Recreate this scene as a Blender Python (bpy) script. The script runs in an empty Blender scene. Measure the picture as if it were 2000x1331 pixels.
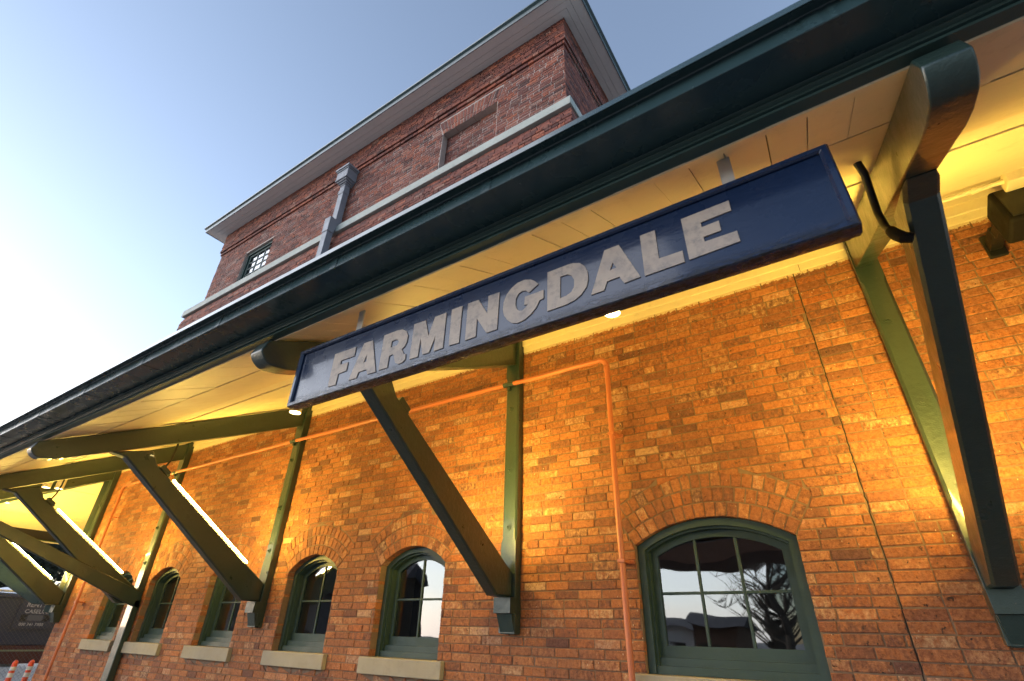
import bpy, math, random
from mathutils import Matrix, Vector
from mathutils.geometry import tessellate_polygon
PI = math.pi
random.seed(7)
sc = bpy.context.scene
col = sc.collection

# ------------------------------------------------------------------ camera
cam = bpy.data.cameras.new("camera"); cam_o = bpy.data.objects.new("camera", cam); col.objects.link(cam_o)
Rw = Matrix(((0.833933, 0.551373, 0.023314), (-0.261722, 0.432333, -0.862896), (-0.485857, 0.713496, 0.504843)))
M3 = Rw.transposed() @ Matrix(((1, 0, 0), (0, -1, 0), (0, 0, -1)))
M4 = M3.to_4x4(); M4.translation = Vector((0, -4.1, 1.6)); cam_o.matrix_world = M4
cam.sensor_width = 36; cam.lens = 17.697; cam.clip_start = .05; cam.clip_end = 2000
cam.dof.use_dof = True; cam.dof.focus_distance = 3.6; cam.dof.aperture_fstop = 3.2
sc.camera = cam_o

# ------------------------------------------------------------------ sky + sun
w = bpy.data.worlds.new("World"); sc.world = w; w.use_nodes = True
nt = w.node_tree; nt.nodes.clear()
SUN_EL, SUN_ROT = math.radians(5), math.radians(-106)
sky = nt.nodes.new('ShaderNodeTexSky'); sky.sky_type = 'NISHITA'; sky.sun_disc = False
sky.sun_elevation = SUN_EL; sky.sun_rotation = SUN_ROT; sky.air_density = 1.0; sky.dust_density = 1.0; sky.ozone_density = 3.0
bgn = nt.nodes.new('ShaderNodeBackground'); bgn.inputs[1].default_value = .15
out = nt.nodes.new('ShaderNodeOutputWorld')
hs = nt.nodes.new('ShaderNodeHueSaturation'); hs.inputs['Saturation'].default_value = .68
tint = nt.nodes.new('ShaderNodeMix'); tint.data_type = 'RGBA'; tint.blend_type = 'MULTIPLY'; tint.inputs[0].default_value = 1; tint.inputs[7].default_value = (.99, .985, 1.0, 1)
nt.links.new(sky.outputs[0], hs.inputs['Color']); nt.links.new(hs.outputs[0], tint.inputs[6]); nt.links.new(tint.outputs[2], bgn.inputs[0]); nt.links.new(bgn.outputs[0], out.inputs[0])
sun = bpy.data.lights.new("sun", 'SUN'); sun.energy = 1.55; sun.angle = math.radians(130); sun.color = (.97, .97, 1)
sun_o = bpy.data.objects.new("sun", sun); col.objects.link(sun_o)
# sky rotation 0 = +Y, positive turns towards +X
sd = Vector((math.sin(SUN_ROT) * math.cos(SUN_EL), math.cos(SUN_ROT) * math.cos(SUN_EL), math.sin(SUN_EL)))
sun_o.rotation_euler = (-sd).to_track_quat('-Z', 'Y').to_euler()
vs = sc.view_settings; vs.view_transform = 'Standard'; vs.look = 'None'; vs.gamma = 1; vs.use_curve_mapping = False; vs.exposure = 2.08

# ------------------------------------------------------------------ node helpers
class NT:
    def __init__(s, name):
        s.m = bpy.data.materials.new(name); s.m.use_nodes = True; s.t = s.m.node_tree
        s.b = s.t.nodes['Principled BSDF']
    def n(s, ty, **k):
        x = s.t.nodes.new(ty)
        for a, v in k.items():
            if a.startswith('i_'):
                key = a[2:]; key = int(key) if key.isdigit() else key.replace('_', ' ')
                x.inputs[key].default_value = v
            else: setattr(x, a, v)
        return x
    def l(s, a, b): s.t.links.new(a, b)
    def noise(s, scale, detail=4, rough=.55, vec=None, dist=0):
        x = s.n('ShaderNodeTexNoise'); x.inputs['Scale'].default_value = scale; x.inputs['Detail'].default_value = detail
        x.inputs['Roughness'].default_value = rough; x.inputs['Distortion'].default_value = dist
        s.l(vec if vec else s.co(), x.inputs['Vector']); return x.outputs['Fac']
    def co(s, sc_=(1, 1, 1)):
        g = s.n('ShaderNodeTexCoord')
        m = s.n('ShaderNodeMapping'); m.inputs['Scale'].default_value = sc_; s.l(g.outputs['Object'], m.inputs[0]); return m.outputs[0]
    def ramp(s, fac, stops):
        r = s.n('ShaderNodeValToRGB'); e = r.color_ramp.elements
        while len(e) < len(stops): e.new(.5)
        for i, (p, c) in enumerate(stops):
            e[i].position = p; e[i].color = (c, c, c, 1) if isinstance(c, (int, float)) else (*c, 1)
        s.l(fac, r.inputs[0]); return r.outputs[0]
    def mix(s, fac, a, b, mode='MIX'):
        m = s.n('ShaderNodeMix'); m.data_type = 'RGBA'; m.blend_type = mode
        for sock, v in ((m.inputs[0], fac), (m.inputs[6], a), (m.inputs[7], b)):
            if isinstance(v, (int, float)): sock.default_value = v if sock.type == "VALUE" else (v, v, v, 1)
            elif isinstance(v, tuple): sock.default_value = (*v, 1)
            else: s.l(v, sock)
        return m.outputs[2]
    def math(s, op, a, b=0.0):
        m = s.n('ShaderNodeMath'); m.operation = op
        for i, v in enumerate((a, b)):
            if isinstance(v, (int, float)): m.inputs[i].default_value = v
            else: s.l(v, m.inputs[i])
        return m.outputs[0]
    def bump(s, h, dist=.003, strength=1.0, prev=None):
        b = s.n('ShaderNodeBump'); b.inputs['Distance'].default_value = dist; b.inputs['Strength'].default_value = strength
        s.l(h, b.inputs['Height'])
        if prev: s.l(prev, b.inputs['Normal'])
        s.l(b.outputs[0], s.b.inputs['Normal']); return b.outputs[0]
    def base(s, c):
        if isinstance(c, tuple): s.b.inputs['Base Color'].default_value = (*c, 1)
        else: s.l(c, s.b.inputs['Base Color'])
    def rough(s, r):
        if isinstance(r, (int, float)): s.b.inputs['Roughness'].default_value = r
        else: s.l(r, s.b.inputs['Roughness'])

def mat_brick(name, tower=False):
    t = NT(name)
    a = t.n('ShaderNodeAttribute'); a.attribute_name = 'bcol'
    sep = t.n('ShaderNodeSeparateColor'); t.l(a.outputs['Color'], sep.inputs[0])
    r, g, b = sep.outputs[0], sep.outputs[1], sep.outputs[2]
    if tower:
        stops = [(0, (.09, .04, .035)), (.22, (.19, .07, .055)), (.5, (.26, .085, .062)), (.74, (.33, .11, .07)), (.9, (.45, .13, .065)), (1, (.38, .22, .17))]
    else:
        stops = [(0, (.17, .075, .055)), (.15, (.29, .11, .058)), (.5, (.38, .148, .064)), (.85, (.46, .18, .075)), (.97, (.50, .16, .05)), (1, (.50, .28, .17))]
    c = t.ramp(r, stops)
    # a second tone across each brick (kiss marks, flashing)
    v = t.co((1, 1, 1))
    band = t.noise(13, 4, .7, t.co((2.2, 1, 1.4)))
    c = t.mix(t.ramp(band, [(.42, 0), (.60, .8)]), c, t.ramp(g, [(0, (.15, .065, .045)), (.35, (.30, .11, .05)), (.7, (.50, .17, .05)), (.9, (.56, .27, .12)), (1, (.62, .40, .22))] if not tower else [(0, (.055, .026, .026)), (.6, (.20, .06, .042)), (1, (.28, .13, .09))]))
    fine = t.noise(42, 6, .8)
    c = t.mix(t.ramp(fine, [(.36, .9), (.56, 0)]), c, t.mix(1.0, c, (.5, .42, .40), 'MULTIPLY'))
    c = t.mix(t.ramp(t.noise(31, 5, .75), [(.54, 0), (.68, .6)]), c, t.mix(1.0, c, (1.5, 1.7, 1.9), 'MULTIPLY'))
    # dark iron pits
    spots = t.n('ShaderNodeTexVoronoi'); spots.inputs['Scale'].default_value = 17; t.l(t.co(), spots.inputs['Vector'])
    sel = t.n('ShaderNodeTexNoise'); sel.inputs['Scale'].default_value = 7; sel.inputs['Detail'].default_value = 3; t.l(t.co(), sel.inputs['Vector'])
    dd = t.math('ADD', spots.outputs['Distance'], t.math('MULTIPLY', t.noise(90, 3), .28))
    pit = t.math('MULTIPLY', t.ramp(t.noise(34, 4, .62), [(.615, 0), (.655, 1)]), t.ramp(sel.outputs[0], [(.42, 0), (.56, 1)]))
    c = t.mix(t.math('MULTIPLY', pit, .85), c, (.035, .03, .03))
    # specks of old pale paint
    v2 = t.n('ShaderNodeTexVoronoi'); v2.inputs['Scale'].default_value = 17; t.l(t.co((2.2, 1, .8)), v2.inputs['Vector'])
    fl = t.math('MULTIPLY', t.ramp(v2.outputs['Distance'], [(.07, 1), (.10, 0)]), t.ramp(t.noise(2.6, 2), [(.5, 0), (.6, 1)]))
    if not tower: c = t.mix(t.math('MULTIPLY', fl, .8), c, (.78, .68, .5))
    # broad weathering
    c = t.mix(t.ramp(t.noise(.9, 4), [(.3, .35), (.7, 0)]), c, t.mix(1.0, c, (.6, .56, .56), 'MULTIPLY'))
    if not tower:      # cream paint slopped over the top course, below the frieze board
        g_ = t.n('ShaderNodeTexCoord'); sx_ = t.n('ShaderNodeSeparateXYZ'); t.l(g_.outputs['Object'], sx_.inputs[0])
        mr = t.n('ShaderNodeMapRange'); mr.inputs[1].default_value = 4.215; mr.inputs[2].default_value = 4.30; t.l(sx_.outputs[2], mr.inputs[0])
        pm = t.math('ADD', t.math('MULTIPLY', mr.outputs[0], .75), t.noise(38, 5, .75))
        c = t.mix(t.math('MULTIPLY', t.ramp(pm, [(.93, 0), (.99, .85)]), t.ramp(mr.outputs[0], [(.0, 0), (.05, 1)])), c, (.70, .58, .40))
    t.base(c); t.rough(.82); t.b.inputs['Specular IOR Level'].default_value = .35
    h = t.math('ADD', t.math('MULTIPLY', t.noise(60, 6, .65), 1.0), t.math('MULTIPLY', pit, -.8))
    n1 = t.bump(h, .006, 1.0); t.bump(t.noise(14, 3), .008, .7, n1)
    return t.m

def mat_mortar(name, c1, c2):
    t = NT(name); t.base(t.mix(t.noise(30, 5), c1, c2)); t.rough(.9); t.bump(t.noise(140, 4), .003, .8); return t.m

def mat_paint(name, c, rough=.38, var=.18, bscale=22, bdist=.002, chips=None, grime=.25, spec=.5, coat=0):
    t = NT(name)
    cc = t.mix(t.ramp(t.noise(3.1, 5), [(.3, 0), (.75, var)]), c, tuple(min(1, x * 1.5 + .01) for x in c))
    cc = t.mix(t.ramp(t.noise(11, 6, .7), [(.52, 0), (.8, grime)]), cc, tuple(x * .45 for x in c))
    if chips:
        cc = t.mix(t.ramp(t.noise(26, 5, .7), [(.70, 0), (.73, .8)]), cc, chips)
    t.base(cc)
    t.rough(t.ramp(t.noise(8, 4), [(.3, rough * .8), (.8, min(1, rough * 1.35))]))
    t.b.inputs['Specular IOR Level'].default_value = spec
    t.b.inputs['Coat Weight'].default_value = coat
    n1 = t.bump(t.noise(bscale, 5, .6), bdist, .7); t.bump(t.noise(bscale * 5, 3), bdist * .35, .6, n1)
    return t.m

def mat_emit(name, c, s):
    t = NT(name); t.base((.8, .8, .8)); t.b.inputs['Emission Color'].default_value = (*c, 1); t.b.inputs['Emission Strength'].default_value = s; return t.m

def mat_glass(name):
    m = bpy.data.materials.new(name); m.use_nodes = True; t = m.node_tree; t.nodes.clear()
    o = t.nodes.new('ShaderNodeOutputMaterial'); mx = t.nodes.new('ShaderNodeMixShader')
    gl = t.nodes.new('ShaderNodeBsdfGlossy'); gl.inputs['Roughness'].default_value = .015; gl.inputs['Color'].default_value = (.95, .97, 1, 1)
    tr = t.nodes.new('ShaderNodeBsdfTransparent'); tr.inputs[0].default_value = (.88, .9, .88, 1)
    fr = t.nodes.new('ShaderNodeFresnel'); fr.inputs[0].default_value = 1.55
    mm = t.nodes.new('ShaderNodeMath'); mm.operation = 'MULTIPLY_ADD'; mm.inputs[1].default_value = 1.5; mm.inputs[2].default_value = .11; mm.use_clamp = True
    nz = t.nodes.new('ShaderNodeTexNoise'); nz.inputs['Scale'].default_value = 2.6; nz.inputs['Detail'].default_value = 1
    tc = t.nodes.new('ShaderNodeTexCoord'); bp = t.nodes.new('ShaderNodeBump'); bp.inputs['Distance'].default_value = .0035; bp.inputs['Strength'].default_value = .8
    L = t.links.new
    L(tc.outputs['Object'], nz.inputs['Vector']); L(nz.outputs[0], bp.inputs['Height']); L(bp.outputs[0], gl.inputs['Normal'])
    L(fr.outputs[0], mm.inputs[0]); L(mm.outputs[0], mx.inputs[0]); L(tr.outputs[0], mx.inputs[1]); L(gl.outputs[0], mx.inputs[2]); L(mx.outputs[0], o.inputs[0])
    return m

MB = mat_brick('brick_station'); MBT = mat_brick('brick_tower', True)
MMO = mat_mortar('mortar_tan', (.12, .075, .05), (.27, .175, .11)); MMT = mat_mortar('mortar_grey', (.32, .25, .22), (.48, .40, .36))
MDARK = mat_mortar('joint_dark', (.02, .015, .012), (.03, .02, .015))
MG = mat_paint('paint_green', (.017, .034, .029), .34, .3, 24, .006, (.075, .065, .045), .45, .5, .35)
MGD = mat_paint('paint_green_window', (.022, .046, .040), .5, .2, 30, .002, (.09, .10, .06), .3)
MGG = mat_paint('paint_gutter', (.028, .056, .062), .26, .15, 6, .0012, None, .2, .6)
MGM = mat_paint('paint_moulding', (.035, .065, .062), .34, .2, 30, .001, (.20, .20, .17), .3)
def mat_cream(name, base):
    t = NT(name)
    c = t.mix(t.ramp(t.noise(2.3, 5), [(.35, 0), (.75, .35)]), base, tuple(x * .8 for x in base))
    c = t.mix(t.ramp(t.noise(7, 6, .75), [(.55, 0), (.75, .4)]), c, (.42, .33, .2))
    v = t.n('ShaderNodeTexVoronoi'); v.inputs['Scale'].default_value = 5.5; t.l(t.co((1, 1, .3)), v.inputs['Vector'])
    c = t.mix(t.math('MULTIPLY', t.ramp(v.outputs['Distance'], [(.020, 1), (.035, 0)]), t.ramp(t.noise(3, 2), [(.48, 0), (.52, .85)])), c, (.12, .07, .03))
    t.base(c); t.rough(.5); n1 = t.bump(t.noise(9, 4), .004, .8); t.bump(t.noise(70, 4), .0012, .8, n1); return t.m
MCR = mat_cream('paint_cream', (.74, .64, .46))
MCB = mat_paint('cream_board_shaded', (.68, .55, .35), .55, .12, 9, .002, None, .25)  # browner than the other boards: shade of the soffit band put into the colour
MTS = mat_paint('paint_tower_soffit', (.80, .77, .73), .6, .12, 9, .002, None, .15)
MST = mat_paint('stone_sill', (.31, .27, .20), .85, .3, 40, .004, None, .35)
MBL = mat_paint('stone_belt', (.36, .38, .35), .85, .35, 30, .004, None, .5)
MLEAD = mat_paint('leadwork', (.20, .21, .24), .55, .3, 20, .003, None, .45)
MOR = mat_paint('paint_orange_pipe', (.46, .135, .055), .38, .1, 14, .0006, None, .08)
MSP = mat_paint('speaker_black', (.006, .005, .005), .7, .1, 200, .0006, None, .1, .2)
MRUB = mat_paint('rubber_black', (.006, .006, .006), .45)
MSTEEL = mat_paint('steel_grey', (.32, .32, .33), .4, .2)
MROOF = mat_paint('roof_slate', (.06, .065, .07), .8, .3)
MSTRAP = mat_paint('strap_grey', (.42, .40, .37), .5, .15)
def mat_letter():
    t = NT('letter_tan')
    c = t.mix(t.ramp(t.noise(9, 5, .65), [(.44, 0), (.62, 1)]), (.38, .30, .24), (.29, .235, .205))
    c = t.mix(t.ramp(t.noise(15, 6, .75, t.co((1, 1, 1.1))), [(.50, 0), (.66, .75)]), c, (.13, .12, .125))
    t.base(c); t.rough(.55); t.bump(t.noise(60, 4), .001, .6); return t.m
MLET = mat_letter()
MBEIGE = mat_paint('inner_beige', (.55, .42, .27), .8)
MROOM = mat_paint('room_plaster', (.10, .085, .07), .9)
MLAMPW = mat_paint('lamp_white', (.55, .5, .42), .4, .05)
ELED = mat_emit('led_diffuser', (1.0, .68, .105), 116); ELEDS = mat_emit('led_diffuser_side', (1.0, .68, .13), 84)
EDL = mat_emit('downlight_lens', (1.0, .78, .30), 14)
MGLS = mat_glass('window_glass')

def mat_sign():
    t = NT('paint_sign_blue')
    c = t.mix(t.noise(5, 4), (.0045, .013, .043), (.008, .020, .058))
    g = t.n('ShaderNodeTexCoord'); sp = t.n('ShaderNodeSeparateXYZ'); t.l(g.outputs['Object'], sp.inputs[0])
    low = t.n('ShaderNodeMapRange'); low.inputs[1].default_value = 2.74; low.inputs[2].default_value = 2.68; t.l(sp.outputs[2], low.inputs[0])
    flake = t.math('MULTIPLY', t.ramp(t.noise(55, 6, .7, t.co((.35, 1, 1.6))), [(.47, 0), (.52, 1)]), low.outputs[0])
    t.base(t.mix(flake, c, (.006, .007, .012)))
    t.rough(t.mix(flake, t.ramp(t.noise(7, 4), [(.3, .22), (.8, .36)]), .55)); t.b.inputs['Specular IOR Level'].default_value = .3
    t.b.inputs['Coat Weight'].default_value = .42; t.b.inputs['Coat Roughness'].default_value = .09; t.b.inputs['Coat IOR'].default_value = 1.6
    n1 = t.bump(t.noise(16, 4, .6, t.co((.35, 1, 1.3))), .0025, .7); n2 = t.bump(t.noise(90, 4, .6, t.co((.3, 1, 1))), .0009, .7, n1); t.bump(flake, .002, 1, n2)
    return t.m
MSIGN = mat_sign()

# ------------------------------------------------------------------ mesh helpers
class MB_:
    def __init__(s): s.v = []; s.f = []; s.c = []; s.usec = False
    def add(s, vs_, fs, c=None):
        o = len(s.v); s.v += [tuple(x) for x in vs_]; s.f += [tuple(i + o for i in f) for f in fs]
        if c is not None: s.usec = True
        s.c += [c or (0, 0, 0, 1)] * len(fs); return o
    def box(s, x0, x1, y0, y1, z0, z1, M=None):
        v = [(x, y, z) for z in (z0, z1) for y in (y0, y1) for x in (x0, x1)]
        if M is not None: v = [tuple(M @ Vector(p)) for p in v]
        s.add(v, [(0, 2, 3, 1), (4, 5, 7, 6), (0, 1, 5, 4), (2, 6, 7, 3), (0, 4, 6, 2), (1, 3, 7, 5)])
    def prism(s, poly, h, frame):
        """poly: 2-D points ccw; frame(u,v,w)->xyz ; extruded w 0..h"""
        n = len(poly)
        v = [frame(u, w_, 0) for u, w_ in poly] + [frame(u, w_, h) for u, w_ in poly]
        fs = [tuple(range(n))[::-1], tuple(range(n, 2 * n))] + [(i, (i + 1) % n, n + (i + 1) % n, n + i) for i in range(n)]
        s.add(v, fs)
    def tube(s, pts, r, seg=12, cap=True):
        pts = [Vector(p) for p in pts]; rings = []
        up = None
        for i, p in enumerate(pts):
            a = pts[max(i - 1, 0)]; b = pts[min(i + 1, len(pts) - 1)]; t = (b - a).normalized()
            if up is None:
                up = Vector((0, 0, 1)) if abs(t.z) < .9 else Vector((1, 0, 0))
            n = (up - t * up.dot(t)).normalized(); up = n; bn = t.cross(n)
            rr = r[i] if isinstance(r, (list, tuple)) else r
            rings.append([p + (n * math.cos(2 * PI * k / seg) + bn * math.sin(2 * PI * k / seg)) * rr for k in range(seg)])
        v = [tuple(q) for R in rings for q in R]; fs = []
        for i in range(len(pts) - 1):
            for k in range(seg):
                a = i * seg + k; b = i * seg + (k + 1) % seg; fs.append((a, b, b + seg, a + seg))
        if cap: fs.append(tuple(range(seg))[::-1]); fs.append(tuple(range(len(v) - seg, len(v))))
        s.add(v, fs)
    def build(s, name, mat, parent=None, bevel=0, smooth=False, seg=2, autos=False):
        me = bpy.data.meshes.new(name); me.from_pydata(s.v, [], s.f); me.update()
        if s.usec:
            at = me.color_attributes.new('bcol', 'FLOAT_COLOR', 'CORNER'); d = []
            for p, c in zip(me.polygons, s.c): d += list(c) * p.loop_total
            at.data.foreach_set('color', d)
        me.materials.append(mat)
        o = bpy.data.objects.new(name, me); col.objects.link(o)
        if parent: o.parent = parent
        if smooth:
            for p in me.polygons: p.use_smooth = True
        if autos: me.set_sharp_from_angle(angle=math.radians(35))
        if bevel:
            m = o.modifiers.new('bevel', 'BEVEL'); m.width = bevel; m.segments = seg; m.limit_method = 'ANGLE'; m.angle_limit = math.radians(40)
        return o

def tag(o, label=None, cat=None, group=None, kind=None):
    if label: o['label'] = label
    if cat: o['category'] = cat
    if group: o['group'] = group
    if kind: o['kind'] = kind
    return o
def empty(name, loc, label=None, cat=None, group=None):
    o = bpy.data.objects.new(name, None); o.location = loc; o.empty_display_size = .2; col.objects.link(o); tag(o, label, cat, group)
    return o
def thing(name, loc, label, cat, group=None):
    return empty(name, loc, label, cat, group)
def adopt(root):
    """parts are modelled in world coordinates: cancel the offset of each parent"""
    for ch in root.children:
        ch.matrix_parent_inverse = Matrix.Translation(root.location).inverted()
        adopt(ch)

# ------------------------------------------------------------------ openings (cx, half width, bottom, spring, rise)
class Op:
    def __init__(s, cx, w, zb, zs, rise):
        s.cx, s.w, s.zb, s.zs, s.rise = cx, w, zb, zs, rise
        if rise: s.R = (w * w + rise * rise) / (2 * rise); s.zc = zs + rise - s.R; s.th = math.asin(w / s.R); s.ring = 3; s.Ro = s.R + .335
    def outline(s, d=0, db=None, n=16):
        """closed outline (x,z): bottom-left, bottom-right, then over the arch; inset d"""
        db = d if db is None else db
        w = s.w - d; p = [(s.cx - w, s.zb + db), (s.cx + w, s.zb + db)]
        if s.rise:
            R = s.R - d; a = math.asin(min(1, w / R))
            for i in range(n + 1):
                t = a - 2 * a * i / n; p.append((s.cx + R * math.sin(t), s.zc + R * math.cos(t)))
        else:
            p += [(s.cx + w, s.zs - d), (s.cx - w, s.zs - d)]
        return p
    def ex(s, z):
        """half width of wall left out by this opening (with its arch rings) at height z"""
        if z <= s.zb or not s.rise: return s.w if s.zb < z < s.zs else 0
        if z < s.zs: return s.w
        if z >= s.zc + s.Ro: return 0
        a = (z - s.zc) * math.tan(s.th); b = math.sqrt(max(0, s.Ro ** 2 - (z - s.zc) ** 2)); return min(a, b)

BIG = Op(-.98, .575, 1.385, 2.235, .17)
SM = [Op(cx, .44, 1.385, 2.205, .17) for cx in (-3.96, -5.55, -7.30, -9.02, -10.50)]
OPS = [BIG] + SM
rb = random.Random(11)
def rc(dark=0):
    return (min(1, max(0, rb.betavariate(1.5, 1.4) - dark)) if rb.random() > .10 else rb.choice((0.02, 0.0, 1.0)), rb.random(), rb.random(), 1)

def brick_quad(mb, q, depth=.11, c=None, proud=None, inset=.0045, y0=0.0):
    """q: 4+ (x,z) corners ccw seen from -y; real brick with bevelled edges and small random set-back"""
    n = len(q); c = c or rc()
    yo = y0 + (rb.uniform(-.0035, .0035) if proud is None else proud)
    tx, tz = rb.uniform(-.006, .006), rb.uniform(-.02, .02)
    cx = sum(p[0] for p in q) / n; cz = sum(p[1] for p in q) / n
    j = lambda a: a + rb.uniform(-.0022, .0022)
    O = [(j(p[0]), j(p[1])) for p in q]
    I = []
    for p in O:
        dx, dz = cx - p[0], cz - p[1]
        I.append((p[0] + math.copysign(min(inset, abs(dx)), dx), p[1] + math.copysign(min(inset, abs(dz)), dz)))
    v = [(p[0], yo + (p[0] - cx) * tx + (p[1] - cz) * tz, p[1]) for p in I]
    v += [(p[0], yo + .0035, p[1]) for p in O] + [(p[0], y0 + depth, p[1]) for p in O]
    fs = [tuple(range(n))]
    for i in range(n):
        k = (i + 1) % n
        fs += [(i, n + i, n + k, k), (n + i, 2 * n + i, 2 * n + k, n + k)]
    mb.add(v, fs, c)

def brick_field(mb, x0, x1, z0, z1, h, blocks, y0=0.0, jt=.0078, dark=0, header=.16, L=.205, depth=.11, crack=None, rowfix=None):
    """blocks: functions z-> list of (xl, xr) intervals left out"""
    n = round((z1 - z0) / h); h = (z1 - z0) / n
    for r in range(n):
        a, b = z0 + r * h + jt / 2, z0 + (r + 1) * h - jt / 2
        def ivs(z):
            o = []
            for f in blocks: o += f(z)
            return sorted(o)
        ia, ib = ivs(a), ivs(b); im = ivs((a + b) / 2)
        ia, ib = [], []
        for f in blocks:
            pa, pb = f(a), f(b)
            if not pa and not pb: continue
            if not pa: pa = [((pb[0][0] + pb[0][1]) / 2,) * 2] if pb[0][1] - pb[0][0] < 1.2 and len(blocks) > 4 else pb
            if not pb: pb = [((pa[0][0] + pa[0][1]) / 2,) * 2] if f(b + .02) == [] and b > 1.6 and len(blocks) > 4 else pa
            ia += pa; ib += pb
        ia.sort(); ib.sort()
        x_starts = [(x0, x0)]; segs = []
        for p, q in zip(ia, ib):
            segs.append((x_starts[-1], (p[0] - jt * .6, q[0] - jt * .6))); x_starts.append((p[1] + jt * .6, q[1] + jt * .6))
        segs.append((x_starts[-1], (x1, x1)))
        x = x0 - (L * (.5 if r % 2 else 0)) - rb.uniform(0, .06)
        while x < x1:
            Lb = (L * .5 - jt / 2 if rb.random() < header else L) + rb.uniform(-.006, .006)
            e = x + Lb
            if crack is not None and x < crack < e: e = crack - .006 + rb.uniform(-.004, .004)
            cc = rc(dark)
            for (sa, sb), (ea, eb) in segs:
                l0, l1 = max(x, sa), max(x, sb); r0, r1 = min(e, ea), min(e, eb)
                if r0 - l0 > .010 and r1 - l1 > .010:
                    brick_quad(mb, [(l0, a), (r0, a), (r1, b), (l1, b)], depth, cc, y0=y0)
                elif (r0 - l0 > .012) or (r1 - l1 > .012):
                    if r0 - l0 > r1 - l1: brick_quad(mb, [(l0, a), (r0, a), (min(r0, max(l0, (l1 + r1) / 2)), b)], depth, cc, y0=y0)
                    else: brick_quad(mb, [(min(r1, max(l1, (l0 + r0) / 2)), a), (r1, b), (l1, b)], depth, cc, y0=y0)
            x = e + jt
            if crack is not None and abs(x - crack) < .02: x = crack + .007 + rb.uniform(-.004, .004)

def wall_sheet(mb, x0, x1, z0, z1, y, holes):
    outer = [Vector((x0, z0, 0)), Vector((x1, z0, 0)), Vector((x1, z1, 0)), Vector((x0, z1, 0))]
    polys = [outer] + [[Vector((p[0], p[1], 0)) for p in h][::-1] for h in holes]
    flat = [v for p in polys for v in p]
    tr = tessellate_polygon(polys)
    fs = []
    for t in tr:
        a, b, c = (flat[i] for i in t)
        fs.append(t if (b - a).cross(c - a).z > 0 else t[::-1])
    mb.add([(v.x, y, v.y) for v in flat], fs)

def loop_strip(mb, A, yA, B, yB, flip=False):
    n = len(A); v = [(p[0], yA, p[1]) for p in A] + [(p[0], yB, p[1]) for p in B]
    fs = [(i, (i + 1) % n, n + (i + 1) % n, n + i) for i in range(n)]
    if flip: fs = [f[::-1] for f in fs]
    mb.add(v, fs)
def ring_solid(mb, A, B, y0, y1):
    """solid frame between outline A (outer) and B (inner), from y0 (front) to y1"""
    loop_strip(mb, A, y0, B, y0); loop_strip(mb, B, y0, B, y1); loop_strip(mb, A, y1, A, y0); loop_strip(mb, B, y1, A, y1)

# ------------------------------------------------------------------ THE BUILDING
XL, XR = -12.5, 4.6
ZT = 4.29
bld = thing('station_building', (-4, 0, 0), 'long brick station building with deep bracketed eaves and a square upper storey', 'building')

# main brick wall
core = MB_()
wall_sheet(core, XL, XR, -.05, 10.34, .0065, [o.outline(-.004) for o in OPS] + [[(-10.385, 8.17), (-9.315, 8.17), (-9.315, 9.165), (-10.385, 9.165)], [(-4.39, 8.17), (-3.21, 8.17), (-3.21, 9.215), (-4.39, 9.215)]]) if False else None
wall_sheet(core, XL, XR, -.05, 4.55, .0065, [o.outline(-.004) for o in OPS])
for o in OPS: loop_strip(core, o.outline(-.004), .0065, o.outline(-.004), .13, True)
core.add([(XL, .0065, -.05), (XL, 11, -.05), (XL, 11, 4.55), (XL, .0065, 4.55)], [(0, 3, 2, 1)])
wc = core.build('wall', MMO, bld)
bk = MB_()
def opblock(o, sill=.095):
    def f(z):
        if o.zb - .14 < z <= o.zb: return [(o.cx - o.w - sill, o.cx + o.w + sill)]
        e = o.ex(z); return [(o.cx - e, o.cx + e)] if e > 0 else []
    return f
hc = .0678
z_start = 1.385 - 20 * hc
brick_field(bk, XL, XR, z_start, z_start + 63 * hc, hc, [opblock(o) for o in OPS], crack=.06)
for o in OPS:                                   # arch rings
    for k in range(3):
        r0, r1 = o.R + .002 + k * .111, o.R + .002 + k * .111 + .101
        n = round(2 * o.th * (r0 + r1) / 2 / .078); g = .0045
        for i in range(n):
            t0, t1 = -o.th + 2 * o.th * i / n, -o.th + 2 * o.th * (i + 1) / n
            P = lambda r, t: (o.cx + r * math.sin(t), o.zc + r * math.cos(t))
            q = [P(r0, t0 + g / r0), P(r0, t1 - g / r0), P(r1, t1 - g / r1), P(r1, t0 + g / r1)]
            brick_quad(bk, q, .11)
bk.build('brickwork', MB, bld)
ck = MB_(); z = 0.1                              # toothed movement joint
cr = random.Random(3); x = .06
while z < ZT:
    nz = z + .034; nx = .06 + cr.uniform(-.004, .004)
    ck.add([(x - .004, .0055, z), (x + .004, .0055, z), (nx + .004, .0055, nz), (nx - .004, .0055, nz)], [(0, 1, 2, 3)]); z = nz; x = nx
ck.build('movement_joint', MDARK, bld)

# frieze board under the soffit
fz = MB_(); fz.box(XL + .02, .115, -.006, .06, ZT + .004, 4.50); fz.box(.119, XR, -.007, .06, ZT + .004, 4.50)
fz.box(XL + .02, XR, -.03, -.008, 4.36, 4.50)
fz.build('frieze', MCR, bld, .004)

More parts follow.
